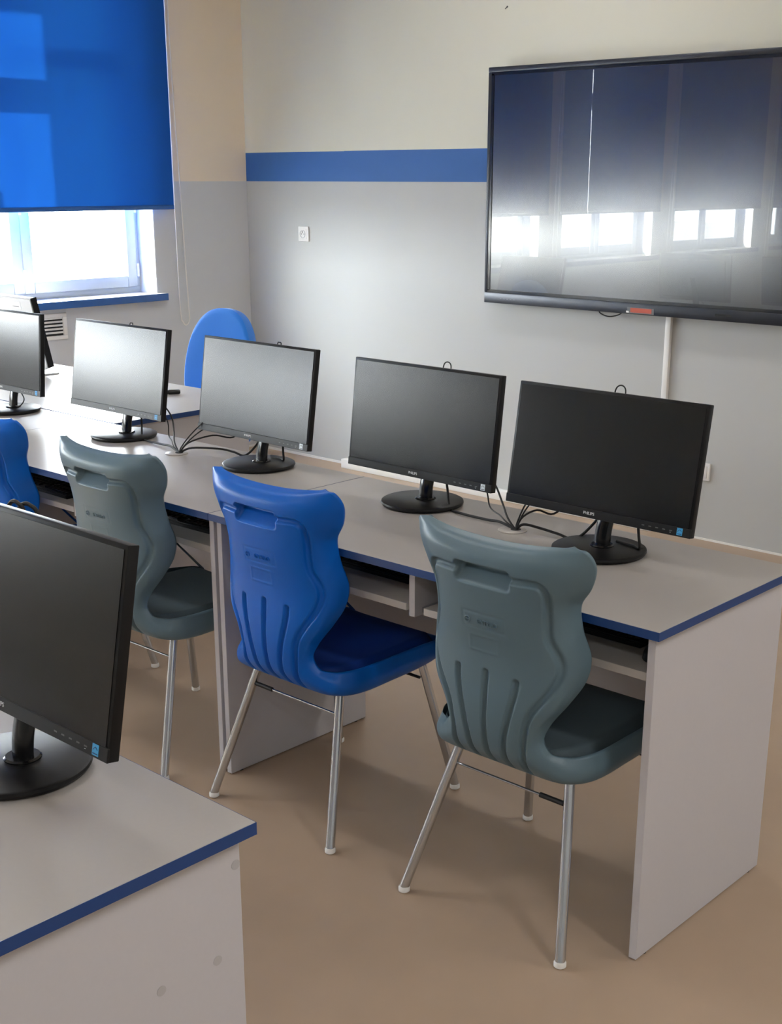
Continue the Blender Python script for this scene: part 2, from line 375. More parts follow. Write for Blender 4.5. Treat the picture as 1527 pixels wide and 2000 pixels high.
# ---------------------------------------------------------------- desks
TH, DH = .019, .75
def desk(label, x1, x0, y0, y1, ov=(.0173, .0173), fo=.0195, pd=.5368, trays=True, facing=1, caps=False, group='computer desks'):
    """desk from x0 (left) to x1 (right); front edge y0, back edge y1 ; facing=-1 puts the sitter's side at y1"""
    t = thing('computer_desk', label, 'desk', ((x0+x1)/2, (y0+y1)/2, 0), 0, group)
    L = (x1-x0)/2; D = (y1-y0)/2; e = .0008
    MB().box((-L+e, -D+e, DH-TH), (L-e, D-e, DH), .0008, 1).obj('tabletop', M_lam, t)
    b = MB(); z0, z1 = DH-TH, DH-.0006
    b.box((-L, -D, z0), (L, -D+e, z1)); b.box((-L, D-e, z0), (L, D, z1)); b.box((-L, -D+e, z0), (-L+e, D-e, z1)); b.box((L-e, -D+e, z0), (L, D-e, z1))
    b.obj('edge_band', M_edge, t, smooth=False)
    py0 = -D+fo if facing == 1 else -D+fo
    for sx in (-1, 1):
        xa = sx*(L-ov[(sx+1)//2]); p = MB().box((min(xa, xa-sx*.018), py0, .003), (max(xa, xa-sx*.018), py0+pd, DH-TH), .0008, 1)
        so = p.obj('side_panel', M_side, t)
        for yy in (py0+.04, py0+pd-.04):
            MB().lathe([(.0085, 0), (.0085, .003)], 12, Matrix.Translation((xa-sx*.009, yy, 0))).obj('floor_glide', M_black, so)
        if caps and sx == 1:
            for yy, zz in ((-.023, .686), (-.062, .553), (-.158, .554)):
                MB().lathe([(.0, .0006), (.0075, .0006), (.0075, -.0004)], 20, Matrix.Translation((xa, D+yy, zz)) @ Matrix.Rotation(PI/2, 4, 'Y'), cap=False).obj('screw_cap', M_capd, so)
    MB().box((-L+ov[0]+.018, py0+pd-.075, .33), (L-ov[1]-.018, py0+pd-.057, DH-TH), .0008, 1).obj('modesty_panel', M_side, t)
    if trays:
        MB().box((-.012, -D+.045, .612), (.006, -D+.40, DH-TH), .0008, 1).obj('divider', M_side, t)
        for (a, b_) in ((-L+ov[0]+.034, -.03), (.024, L-ov[1]-.034)):
            tr = MB().box((a, -D+.055, .618), (b_, -D+.40, .636), .001, 1).obj('keyboard_tray', M_tray, t)
            for q, s in ((a, -1), (b_, 1)): MB().box((min(q, q+s*.013), -D+.065, .620), (max(q, q+s*.013), -D+.38, .634), .001).obj('slide_rail', M_steel, tr)
    return t
L_ = 1.3604; D_ = .5879
dk = []
for k, lb in enumerate(('grey computer desk at the right end of the row, pale side panel in full view', 'middle grey computer desk of the row, behind the blue chair', 'grey computer desk at the left end of the row by the window')):
    o = desk(lb, -k*L_-.0008, -(k+1)*L_+.0008, 0, D_, ov=(.009, .0173) if k == 0 else (.009, .002)); dk.append(o)
    gx = [-.671, -2.024, -3.385][k]-o.location.x; gy = [.403, .417, .417][k]-o.location.y
    g = MB(); g.lathe([(.036, DH+.0002), (.036, DH+.002), (.034, DH+.0032), (.02, DH+.0036), (.0, DH+.0036)], 36, Matrix.Translation((gx, gy, 0)), cap=False); g.obj('cable_grommet', M_lam, o)
    MB().lathe([(.013, DH+.0037), (.013, DH+.0045), (.0, DH+.0045)], 20, Matrix.Translation((gx+.008, gy+.004, 0)), cap=False).obj('cable_hole', M_dark, o)
desk('grey computer desk in the foreground with a blue front edge, carrying the nearest monitor', 0, -L_, -1.0281-.60, -1.0281, ov=(.009, .0205), fo=.03, pd=.555, caps=True)
tdk = desk('white-lit teacher desk between the desk row and the front wall', -2.605, -4.30, .594, 1.31, ov=(.02, .02), fo=.02, pd=.62, trays=False, group=None)

# ---------------------------------------------------------------- monitors
MW, MH = .515, .294
def monitor(label, x, y, z, yaw, tilt, bx, by, cables=(), loop=None, stick=M_sticker, group='monitors on the desks'):
    t = thing('computer_monitor', label, 'monitor', (bx, by, DH), yaw, group)
    T = Matrix.Translation
    c = Matrix.Rotation(-yaw, 4, 'Z') @ T((x-bx, y-by, z-DH)) @ Matrix.Rotation(yaw, 4, 'Z') @ Matrix.Rotation(-tilt, 4, 'X')
    w, h = MW/2, MH/2
    k = MB(); k.box((-w, 0, -h), (w, .018, h), .002, 2, c); k.box((-w+.03, .017, -h+.02), (w-.03, .042, h-.03), .012, 3, c)
    k.obj('casing', M_black, t)
    sc = MB().box((-w+.007, -.0012, -h+.021), (w-.007, .001, h-.007), 0, M=c).obj('screen', M_screen, t, smooth=False)
    bz = MB(); bz.box((-w, -.002, -h), (w, .002, -h+.0205), .0008, 1, c); bz.obj('lower_bezel', M_scrframe, t)
    lx = -.012
    R = c @ Matrix.Translation((lx, -.0023, -h+.0105)) @ Matrix.Rotation(PI/2, 4, 'X')
    lo = text('brand_lettering', 'PHILIPS', .0098, M_logo, t, (0, 0, 0), (0, 0, 0)); lo.matrix_local = R
    st = MB(); st.box((w-.034, -.0026, -h+.0035), (w-.020, -.0019, -h+.0195), 0, M=c); so = st.obj('energy_sticker', stick, t, smooth=False)
    s2 = MB(); s2.box((w-.0325, -.0029, -h+.0055), (w-.0215, -.0025, -h+.007), 0, M=c); s2.tube([c @ Vector((w-.032, -.0028, -h+.011)), c @ Vector((w-.027, -.0028, -h+.0155)), c @ Vector((w-.022, -.0028, -h+.012))], .0005, 6, 4)
    s2.obj('sticker_print', M_edge if stick is M_sticker else M_mark, so)
    mk = MB()
    for q in range(5): mk.box((w-.125+q*.018, -.0024, -h+.009), (w-.118+q*.018, -.0021, -h+.0112), 0, M=c)
    mk.obj('control_marks', M_mark, t)
    ld = MB(); ld.box((w-.052, -.0024, -h+.006), (w-.049, -.0021, -h+.0066), 0, M=c); ld.obj('power_mark', M_logo, t)
    # stand
    nk = MB()
    pts = [Vector((0, .012, .012)), Vector((0, .016, .05)), Vector((0, .030, .11)), c @ Vector((0, .035, 0))]
    P = catmull(pts, 4)
    tmp = bmesh.new(); rings = []
    for i, p in enumerate(P):
        rings.append([tmp.verts.new(p+Vector((.0215*math.cos(a) if True else 0, .013*math.sin(a), 0))) for a in [2*PI*j/24 for j in range(24)]])
    for A, B in zip(rings, rings[1:]):
        for j in range(24): tmp.faces.new((A[j], A[(j+1) % 24], B[(j+1) % 24], B[j]))
    tmp.faces.new(list(reversed(rings[0]))); tmp.faces.new(rings[-1]); bmesh.ops.recalc_face_normals(tmp, faces=tmp.faces[:]); nk._add(tmp)
    nk.lathe([(.0, .010), (.028, .010), (.028, .0165), (.025, .019), (.0, .019)], 32, T((0, .012, 0)), cap=False)
    nk.obj('stand_neck', M_blackg, t)
    bs = MB().lathe([(.0, .0), (.100, .0), (.108, .003), (.111, .008), (.110, .0125), (.106, .0145), (.0, .0145)], 72, cap=False); bs.obj('stand_base', M_black, t)
    inv = Matrix.Rotation(-yaw, 4, 'Z') @ T((-bx, -by, -DH))
    for nm, pts_, r in cables:
        MB().tube([inv @ Vector(p) for p in pts_], r, 10, 6).obj(nm, M_rubber, t)
    if loop:
        lx, hgt, wd = loop
        MB().tube([c @ Vector((lx-wd, .022, h-.03)), c @ Vector((lx-wd*.95, .024, h+hgt*.4)), c @ Vector((lx, .024, h+hgt)), c @ Vector((lx+wd*.95, .024, h+hgt*.4)), c @ Vector((lx+wd, .022, h-.03))], .0017, 8, 6).obj('cable_loop', M_rubber, t)
    return t
def cabs(dx, g, which, dy=0, ddx=0):
    """cables of the two monitors of one desk, all dropping into grommet g; dx shifts the pattern measured on the right desk"""
    gx, gy = g; z = DH+.006
    def f(*P):
        out = []
        for p in P:
            k = min(1, math.hypot(p[0]+.663, p[1]-.407)/.075); out.append((p[0]+dx+ddx*k, p[1]+dy*k+(g[1]-.403)*(1-k), p[2]))
        return out
    end = (gx+.008, gy+.004, DH+.002)
    if which == 'L':
        return [('power_cable', f((-.97, .49, .86), (-.945, .475, .80))+f((-.915, .452, z), (-.86, .43, z), (-.77, .425, z), (-.72, .418, z+.004))+[end], .0034),
                ('video_cable', f((-.93, .50, .90), (-.86, .50, .87), (-.80, .49, .835), (-.745, .455, .80), (-.70, .42, .775))+[end], .0026),
                ('usb_cable', f((-.92, .50, .88), (-.84, .50, .82), (-.80, .475, .775), (-.74, .44, .77), (-.70, .415, .765))+[end], .002)]
    return [('power_cable', f((-.42, .45, .86), (-.46, .45, .80), (-.50, .43, z), (-.55, .425, z+.004), (-.60, .425, z+.008), (-.645, .415, z+.012))+[end], .0034),
            ('video_cable', f((-.47, .46, .90), (-.53, .46, .85), (-.58, .45, .80), (-.62, .435, .805), (-.65, .415, .785))+[end], .0026),
            ('usb_cable', f((-.54, .45, .90), (-.60, .44, .86), (-.635, .425, .82), (-.655, .413, .78))+[end], .002),
            ('audio_cable', f((-.58, .44, .92), (-.625, .43, .86), (-.65, .42, .81), (-.662, .41, .77))+[end], .002),
            ('mains_cable', f((-.345, .45, .86), (-.325, .43, .80), (-.318, .425, .769), (-.34, .433, .7685), (-.39, .44, .7685)), .0034)]
gR, gL = (-.671, .403), (-2.024, .417)
monitor('rightmost black monitor on the desk row, screen dark, blue sticker in its corner', -.4206, .4046, .9739, -.007, .155, -.403, .386, cabs(0, gR, 'R'), (.012, .017, .014))
monitor('black monitor second from the right on the desk row, dark screen, pale sticker', -1.0114, .4417, .9733, -.018, .112, -1.013, .452, cabs(0, gR, 'L'), (.055, .015, .013), M_sticker2)
monitor('monitor third from the right on the desk row, screen pale with window light', -1.735, .498, .9700, -.02, .145, -1.69, .4675, cabs(-1.353, gL, 'R', .10, .03), (.07, .006, .008), M_sticker2)
monitor('monitor with a pale smudged screen behind the left grey chair', -2.3973, .4744, .9779, -.004, .155, -2.376, .469, cabs(-1.353, gL, 'L', .035, -.03), (.03, .006, .008))
monitor('monitor at the left picture edge on the desk by the window', -3.125, .480, .9760, 0, .085, -3.10, .479, [('power_cable', [(-3.09, .50, .86), (-3.06, .50, .83), (-3.035, .50, .80), (-3.05, .49, .775), (-3.09, .49, .772)], .0022)], None)
monitor('large black monitor in the foreground on the nearest desk', -.385, -1.144, .990, 0, .19, -.385, -1.16,
        [('power_cable', [(-.50, -1.09, 1.03), (-.492, -1.075, 1.10), (-.478, -1.075, 1.124), (-.452, -1.078, 1.128), (-.432, -1.08, 1.11), (-.43, -1.085, 1.03)], .0032),
         ('video_cable', [(-.485, -1.085, 1.03), (-.478, -1.07, 1.095), (-.458, -1.07, 1.122), (-.43, -1.072, 1.128), (-.405, -1.075, 1.112), (-.40, -1.085, 1.03)], .0032)], None)
NEARCAB = None

# ---------------------------------------------------------------- keyboards and mice
def keyboard(label, x, y, rz):
    t = thing('keyboard', label, 'keyboard', (x, y, .636), rz, 'keyboards on the trays')
    b = MB(); b.prism([(-.0, .0), (.150, .0), (.150, .022), (.0, .014)], .44, Matrix.Translation((.22, -.075, 0)) @ Matrix.Rotation(PI/2, 4, 'Z'), .003)
    b.obj('keyboard_body', M_black, t)
    k = MB()
    for r in range(6):
        y0 = -.064+r*.0215+(.004 if r == 5 else 0)
        x0 = -.208
        n = 19 if r else 1
        cells = [(-.208+i*.0192, .0165) for i in range(22)] if r else [(-.208+i*.0235, .02) for i in range(3)]+[(-.137, .11)]+[(-.02+i*.0235, .02) for i in range(3)]+[(.08+i*.0192, .0165) for i in range(7)]
        for (xx, wd) in cells:
            if r and 15*.0192-.208 < xx+.001 < 15*.0192-.208+.01: continue
            z = .0155+(y0+.075)/.15*.008
            k.box((xx, y0, z-.004), (xx+wd, y0+.0165, z+.004), .0015, 1)
    k.obj('keys', M_blackg, t)
    MB().tube([(.05, .075, .012), (.06, .12, .014), (.08, .17, .01), (.085, .19, -.03), (.06, .20, -.16), (.10, .21, -.20), (.08, .21, -.12)], .002, 8, 5).obj('keyboard_cable', M_rubber, t)
    return t
def mouse(label, x, y):
    t = thing('computer_mouse', label, 'mouse', (x, y, .636), .1, 'mice on the trays')
    g = MB(); bm = g.bm
    bmesh.ops.create_uvsphere(bm, u_segments=24, v_segments=14, radius=1)
    for v in bm.verts: v.co = Vector((v.co.x*.031*(1-.12*v.co.y), v.co.y*.056, max(v.co.z, -.05)*.036+.0018))
    g.obj('mouse_body', M_black, t)
    MB().tube([(-.006, .03, .030), (.006, .03, .030)], .007, 14).obj('scroll_wheel', M_rubber, t)
    MB().tube([(0, .055, .01), (.01, .10, .006), (-.02, .16, .006), (-.03, .20, .004), (-.03, .215, -.06), (.0, .22, -.10)], .0016, 8, 5).obj('mouse_cable', M_rubber, t)
keyboard('black keyboard on the right tray of the right-end desk', -.36, .24, 0)
keyboard('black keyboard on the left tray of the right-end desk, behind the blue chair', -1.02, .24, 0)
keyboard('black keyboard on the tray beside the left grey chair', -1.72, .20, .02)
keyboard('black keyboard on the tray between the two leftmost chairs', -2.38, .17, -.02)
keyboard('black keyboard on a tray of the left-end desk, past the leftmost chair', -3.08, .24, 0)
mouse('black mouse on the tray beside the right side panel', -.088, .16)

# ---------------------------------------------------------------- chairs
ST = np.array([  # y, z, face half width, edge half width, edge depth, direction (ny, nz) of the edge flange
 (.022, .899, .132, .186, .012, 1, .12), (-.002, .890, .156, .2125, .038, 1, .06), (-.016, .872, .176, .2245, .066, 1, 0), (-.020, .850, .180, .224, .080, 1, 0), (-.018, .815, .170, .210, .088, 1, 0),
 (-.013, .775, .157, .182, .093, 1, 0), (-.006, .72, .155, .181, .097, 1, 0), (.004, .66, .168, .196, .098, 1, 0), (.006, .61, .170, .190, .092, 1, 0),
 (.003, .56, .158, .165, .078, 1, 0), (.001, .51, .125, .134, .060, 1, 0), (.004, .47, .110, .124, .046, 1, .1), (.014, .43, .110, .140, .042, .92, .4),
 (.032, .404, .120, .160, .050, .72, .7), (.066, .377, .146, .186, .064, .32, .95), (.13, .366, .170, .208, .074, 0, 1), (.25, .367, .175, .211, .074, 0, 1),
 (.36, .371, .172, .209, .069, 0, 1), (.43, .378, .165, .200, .056, 0, 1), (.470, .392, .150, .184, .038, 0, 1), (.487, .412, .14, .17, .012, 0, 1)])
def hermite(t, X, q):
    """Catmull-Rom through samples X (n,k) at knots t, evaluated at q"""
    i = np.clip(np.searchsorted(t, q, side='right')-1, 0, len(t)-2)
    m = np.zeros_like(X); m[1:-1] = (X[2:]-X[:-2])/(t[2:]-t[:-2])[:, None]; m[0] = (X[1]-X[0])/(t[1]-t[0]); m[-1] = (X[-1]-X[-2])/(t[-1]-t[-2])
    h = (t[i+1]-t[i])[:, None]; s = ((q-t[i])[:, None])/h
    return (2*s**3-3*s**2+1)*X[i]+(s**3-2*s**2+s)*h*m[i]+(-2*s**3+3*s**2)*X[i+1]+(s**3-s**2)*h*m[i+1]
seglen = np.r_[0, np.cumsum(np.hypot(np.diff(ST[:, 0]), np.diff(ST[:, 1])))]
def L_of_z(z):  # arclength from the top for a height on the back
    return np.interp(-z, -ST[:13, 1], seglen[:13])
def polydist(X, Y, poly):
    d = np.full(X.shape, 9.)
    for (ax, ay), (bx, by) in zip(poly, poly[1:]):
        vx, vy = bx-ax, by-ay; k = np.clip(((X-ax)*vx+(Y-ay)*vy)/(vx*vx+vy*vy+1e-12), 0, 1)
        d = np.minimum(d, np.hypot(X-ax-k*vx, Y-ay-k*vy))
    return d
def smooth2(pts, k=8):
    return [(v.x, v.y) for v in catmull([Vector((a, b, 0)) for a, b in pts], k)]
def chair_shell():
    Lend = seglen[-1]; Lb = seglen[14]
    q = np.r_[np.linspace(0, Lb, 231), np.linspace(Lb, Lend, 36)[1:]]
    S = hermite(seglen, ST, q)
    nv = len(q)
    nu = 141; s = np.linspace(-1, 1, nu); a = np.abs(s)
    # cross-section control points: fraction of (wf, we), fraction of e
    ks = np.array([0, .3, .55, .75, .86, 1.0])
    y, z, wf, we, e = [S[:, i][:, None] for i in range(5)]
    nrm = S[:, 5:7]/np.linalg.norm(S[:, 5:7], axis=1)[:, None]
    ny, nz = nrm[:, 0][:, None], nrm[:, 1][:, None]
    sq = np.clip((q-seglen[11])/(seglen[14]-seglen[11]), 0, 1)[:, None]; sq = sq*sq*(3-2*sq)
    bl = lambda a, b: a*(1-sq)+b*sq
    cx = [0*wf, bl(.42*wf, .45*we), bl(.78*wf, .80*we), bl(wf, .965*we), bl(.45*wf+.55*we+.002, we+.006), bl(we, we-.002)]
    cd = [0*e, bl(.03, .0)*e, bl(.16, .03)*e, bl(.40, .17)*e, bl(.68, .52)*e, e]
    X = np.zeros((nv, nu)); Dd = np.zeros((nv, nu))
    for r in range(nv):
        C = np.array([[float(c[r, 0]), float(d[r, 0])] for c, d in zip(cx, cd)])
        Cm = np.vstack([[-C[1, 0], C[1, 1]], C]); km = np.r_[-ks[1], ks]
        H = hermite(km, Cm, a); X[r] = H[:, 0]*np.sign(s); Dd[r] = H[:, 1]
    X[:, nu//2] = 0
    # round the outer corners of the flange off at the very top
    top = np.clip(1-q/seglen[5], 0, 1)[:, None]
    ear = .013*top*(np.minimum(np.abs(X)/.2, 1.05)**2)   # the top edge dips between its two ears
    base = np.stack([X, y+Dd*ny, z+Dd*nz+ear-.008*top], -1)
    dv = np.gradient(base, axis=0); du = np.gradient(base, axis=1)
    n = np.cross(du, dv); n /= np.linalg.norm(n, axis=-1)[..., None]+1e-12   # towards the sitter
    if n[100, nu//2, 1] < 0: n = -n
    Q = np.repeat(q[:, None], nu, 1)
    Lz = L_of_z
    disp = np.zeros((nv, nu))
    def groove(poly, w, dep):
        d = polydist(X, Q, poly); return dep*np.exp(-(d/w)**4)*(1+.55*np.clip((Q-Lz(.50))/.12, 0, 1))
    bot = seglen[13]+.022
    half = [(.075, Lz(.826)), (.118, Lz(.826)), (.136, Lz(.822)), (.146, Lz(.806)), (.145, Lz(.775)), (.143, Lz(.73)), (.146, Lz(.70)), (.160, Lz(.67)), (.166, Lz(.645)), (.162, Lz(.62)), (.148, Lz(.59)), (.124, Lz(.555)), (.104, Lz(.52)), (.096, Lz(.48)), (.092, Lz(.44)), (.092, bot)]
    for sg in (-1, 1):
        disp = np.maximum(disp, groove([(sg*p, l) for p, l in smooth2(half)], .0068, .0085))
    for x0, x1, zt in ((-.077, -.046, .600), (0, 0, .605), (.077, .046, .600)):
        pl = smooth2([(x0, Lz(zt)), (x0*.93+x1*.07, Lz(.575)), (x0*.6+x1*.4, Lz(.53)), (x0*.15+x1*.85, Lz(.47)), (x1, Lz(.43)), (x1, bot)])
        disp = np.maximum(disp, groove(pl, .0062, .0085))
    # grip pocket
    hx = np.abs(X)-.070; hl = np.abs(Q-(Lz(.845)+Lz(.797))/2)-(Lz(.797)-Lz(.845))/2
    rd = .010; sd = np.hypot(np.maximum(hx+rd, 0), np.maximum(hl+rd, 0))+np.minimum(np.maximum(hx+rd, hl+rd), 0)-rd
    pk = np.clip(-sd/.006+.3, 0, 1); pk = pk*pk*(3-2*pk)
    pocket = .032*pk*np.clip((Lz(.795)-Q)/.034, 0, 1)   # floor of the grip slopes down and out
    # relief frames on the back
    def frame(x0, x1, za, zb):
        cx_, cl = (x0+x1)/2, (Lz(za)+Lz(zb))/2
        d = np.abs(np.maximum(np.abs(X-cx_)-(x1-x0)/2, np.abs(Q-cl)-abs(Lz(za)-Lz(zb))/2))
        return .0011*np.exp(-(d/.0021)**2)
    disp = disp+frame(-.054, .052, .735, .702)-frame(-.040, .034, .684, .650)*.8
    outer = base+n*(disp+pocket)[..., None]
    inner = base+n*.011+n*pocket[..., None]
    V = np.vstack([outer.reshape(-1, 3), inner.reshape(-1, 3)])
    idx = np.arange(nv*nu).reshape(nv, nu); off = nv*nu
    A, B, C, D = idx[:-1, :-1].ravel(), idx[:-1, 1:].ravel(), idx[1:, 1:].ravel(), idx[1:, :-1].ravel()
    f1 = np.stack([A, B, C, D], 1); f2 = np.stack([D, C, B, A], 1)+off
    rim = np.r_[idx[0, :], idx[1:, -1], idx[-1, -2::-1], idx[-2:0, 0]]
    r2 = np.roll(rim, -1)
    # rounded lip: one ring half way, pushed outwards
    oV = outer.reshape(-1, 3)[rim]; iV = inner.reshape(-1, 3)[rim]
    mid = (oV+iV)/2; tang = np.roll(oV, -1, 0)-np.roll(oV, 1, 0); nn = iV-oV
    outw = np.cross(tang, nn); outw /= np.linalg.norm(outw, axis=1)[:, None]+1e-12
    cen = base.reshape(-1, 3)[rim]-base[np.minimum(np.arange(nv), nv-1), nu//2].mean(0)
    if (outw*cen).sum() < 0: outw = -outw
    ms = len(V); V = np.vstack([V, mid+outw*.0045]); mi = ms+np.arange(len(rim)); m2 = np.roll(mi, -1)
    f3 = np.stack([r2, rim, mi, m2], 1); f4 = np.stack([m2, mi, rim+off, r2+off], 1)
    Fc = np.vstack([f1, f2, f3, f4])
    me = bpy.data.meshes.new('chair_shell'); me.from_pydata(V.tolist(), [], Fc.tolist())
    bm = bmesh.new(); bm.from_mesh(me); bmesh.ops.recalc_face_normals(bm, faces=bm.faces[:]); bm.to_mesh(me); bm.free()
    me.polygons.foreach_set('use_smooth', [True]*len(me.polygons))
    return me
SHELL = chair_shell()
def seat_pad():
    nu, nv = 40, 44; vs = []; V = []
    def hw(t):  # half width along the seat, t 0 rear .. 1 front
        return .188*np.interp(t, [0, .03, .1, .25, .6, .85, .95, 1], [.50, .66, .84, .96, 1, .95, .88, .80])
    for top in (1, 0):
        for j in range(nv+1):
            t = j/nv; y = .062+t*.412
            for i in range(nu+1):
                s = -1+2*i/nu
                x = hw(t)*s
                edge = min(1, (1-abs(s))*7)*min(1, t*12+.0)*min(1, (1-t)*9)
                edge = 1-(1-edge)**2
                zz = .438+.006*math.sin(t*PI*.9)-.016*(1-s*s)*math.exp(-((t-.42)/.33)**2)+.004*t
                V.append((x, y, (.400+(zz-.400)*edge) if top else .398))
    n = (nu+1)*(nv+1); Fc = []
    for j in range(nv):
        for i in range(nu):
            a = j*(nu+1)+i; q = (a, a+1, a+nu+2, a+nu+1); Fc.append(q); Fc.append(tuple(n+k for k in reversed(q)))
    rim = [i for i in range(nu+1)]+[(j+1)*(nu+1)+nu for j in range(nv)]+[nv*(nu+1)+i for i in range(nu-1, -1, -1)]+[j*(nu+1) for j in range(nv-1, 0, -1)]
    for a, b in zip(rim, rim[1:]+rim[:1]): Fc.append((b, a, a+n, b+n))
    me = bpy.data.meshes.new('seat_pad'); me.from_pydata(V, [], Fc)
    bm = bmesh.new(); bm.from_mesh(me); bmesh.ops.recalc_face_normals(bm, faces=bm.faces[:]); bm.to_mesh(me); bm.free()
    me.polygons.foreach_set('use_smooth', [True]*len(me.polygons)); me.set_sharp_from_angle(angle=math.radians(50)); return me
PAD = seat_pad()
def mesh_with(me, m):
    c = me.copy(); c.materials.clear(); c.materials.append(m); return c
def leg_pts(sx, rear):
    if rear: return [(sx*.222, 0, .012), (sx*.153, .108, .350), (sx*.147, .117, .379)]
    return [(sx*.222, .475, .012), (sx*.166, .408, .345), (sx*.160, .401, .380)]
LEGS = {}
for sx in (-1, 1):
    for rear in (True, False):
        P = leg_pts(sx, rear)
        LEGS[sx, rear] = (MB().tube(P, .0115, 20).mesh('leg', angle=60),
            MB().lathe([(.0, 0), (.010, 0), (.0135, .003), (.0135, .011), (.0118, .015), (.0, .015)], 24, Matrix.Translation((P[0][0], P[0][1], 0)), cap=False).mesh('foot_cap'))
        LEGS[sx, rear][0].materials.append(M_steel); LEGS[sx, rear][1].materials.append(M_cap)
SHELLS = {k: mesh_with(SHELL, m) for k, m in (('blue', M_blue), ('grey', M_grey))}
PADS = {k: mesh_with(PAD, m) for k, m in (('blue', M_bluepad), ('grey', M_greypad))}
def chair(label, colour, x, y, rz=0, sleeve=1):
    t = thing('school_chair', label, 'chair', (x, y, 0), rz, 'plastic school chairs at the desk row')
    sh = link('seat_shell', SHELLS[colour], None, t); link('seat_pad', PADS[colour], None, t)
    m = M_blue if colour == 'blue' else M_grey
    tx = text('embossed_lettering', 'ENTELO', .0145, m, sh, (.010, -.0056, .7165), (PI/2+.147, 0, 0), .0014)
    rg = MB(); rg.tube([(-.042+.0065*math.cos(a), -.0056-.0065*.147*math.sin(a), .7165+.0065*math.sin(a)) for a in [2*PI*k/20 for k in range(20)]], .0012, 8, 0, True); rg.tube([(-.0475, -.0054, .7165), (-.0365, -.0054, .7165)], .0011, 8)
    rg.obj('embossed_emblem', m, sh)
    for (sx, rear), (lm, cm) in LEGS.items():
        lo = link('leg', lm, None, t); link('foot_cap', cm, None, lo)
    a = Vector((-.160, .098, .318)); b = Vector((.160, .098, .318))
    cb = MB().tube([a, b], .003, 10).obj('crossbar', M_steel, t)
    c0 = b if sleeve > 0 else a; d = (a-b).normalized()*sleeve
    MB().tube([c0+d*.012, c0+d*.075], .0058, 12).obj('rubber_sleeve', M_rubber, cb)
    a = Vector((-.160, .398, .330)); b = Vector((.160, .398, .330))
    cb = MB().tube([a, b], .004, 10).obj('crossbar', M_rubber, t)
    return t
chair('teal grey plastic chair at the right end of the row, beside the pale side panel', 'grey', -.347, -.105)
chair('blue plastic chair fully in view between the two grey chairs', 'blue', -1.045, -.097, sleeve=-1)
chair('teal grey plastic chair partly behind the foreground monitor', 'grey', -1.665, -.130, .01, sleeve=-1)
chair('blue plastic chair cut off by the left picture edge', 'blue', -2.378, -.095)

# ---------------------------------------------------------------- wall display
t = thing('wall_display', 'large dark interactive display mounted on the front wall', 'display', (-2.0, YF-STEP, 1.0))
x0, x1, z0, z1 = -.852, .86, 0, 1.078; yo = -.09
f = MB(); f.box((x0+.12, -.045, .12), (x1-.12, 0, .95), .004); f.obj('wall_mount', M_black, t)
f = MB(); f.box((x0, yo+.012, z0), (x1, -.035, z1), .006); f.obj('casing', M_black, t)
f = MB()
for lo, hi in (((x0, yo, z0), (x1, yo+.02, .050)), ((x0, yo, z1-.022), (x1, yo+.02, z1)), ((x0, yo, .05), (x0+.018, yo+.02, z1-.022)), ((x1-.018, yo, .05), (x1, yo+.02, z1-.022))): f.box(lo, hi, .003)
f.obj('bezel', M_alu, t)
f = MB(); i = .018
for lo, hi in (((x0+i, yo+.002, .050), (x1-i, yo+.012, .064)), ((x0+i, yo+.002, z1-.036), (x1-i, yo+.012, z1-.022)), ((x0+i, yo+.002, .06), (x0+i+.014, yo+.012, z1-.03)), ((x1-i-.014, yo+.002, .06), (x1-i, yo+.012, z1-.03))): f.box(lo, hi)
f.obj('inner_border', M_blackg, t, smooth=False)
MB().box((x0+i+.013, yo+.005, .063), (x1-i-.013, yo+.0125, z1-.035)).obj('screen', M_tv, t, smooth=False)
rs = MB().box((-.022, yo-.0012, .004), (.118, yo+.001, .030)).obj('clear_film', M_mark, t, smooth=False)
MB().box((-.004, yo-.0018, .008), (.106, yo-.001, .028)).obj('red_film', M_red, rs, smooth=False)
MB().box((-.026, yo-.002, .006), (-.012, yo-.001, .014)).obj('white_tag', M_white, rs, smooth=False)
mk = MB()
for q in range(5): mk.box((x0+.10+q*.02, yo-.0006, .022), (x0+.109+q*.02, yo+.001, .0235))
mk.obj('port_marks', M_mark, t)
MB().box((.42, yo-.0006, .02), (.5, yo+.001, .03)).obj('sensor_window', M_blackg, t)
MB().tube([(-.20, -.05, .01), (-.19, -.055, -.01), (-.14, -.06, -.022), (-.09, -.055, -.012), (-.06, -.05, .01)], .003, 8, 6).obj('hanging_cable', M_rubber, t)

# ---------------------------------------------------------------- teacher's computer, pen, office chair
t = thing('desktop_computer', 'grey all-in-one computer seen from behind on the teacher desk', 'computer', (-4.02, 1.06, DH), 0)
c = Matrix.Translation((0, .0, .19)) @ Matrix.Rotation(.20, 4, 'X')
k = MB(); k.prism([(-.255, .155), (.255, .155), (.255, -.155), (.20, -.172), (-.20, -.172), (-.255, -.155)], .03, c @ Matrix.Translation((0, -.02, 0)), .005); k.obj('casing', M_aio, t)
MB().box((-.252, .009, -.15), (.252, .012, .152), 0, M=c).obj('screen', M_screen, t, smooth=False)
MB().box((.252, -.018, -.155), (.2565, .0115, .155), .001, 1, c).obj('side_trim', M_black, t)
MB().box((-.20, -.0215, .075), (.15, -.0195, .085), 0, M=c).obj('vent_slot', M_dark, t)
lp = MB().box((.085, -.0212, .104), (.165, -.0198, .136), 0, M=c).obj('maker_badge', M_logo, t, smooth=False)
MB().box((.10, -.0216, .113), (.15, -.0211, .116), 0, M=c).obj('badge_line', M_mark, lp, smooth=False)
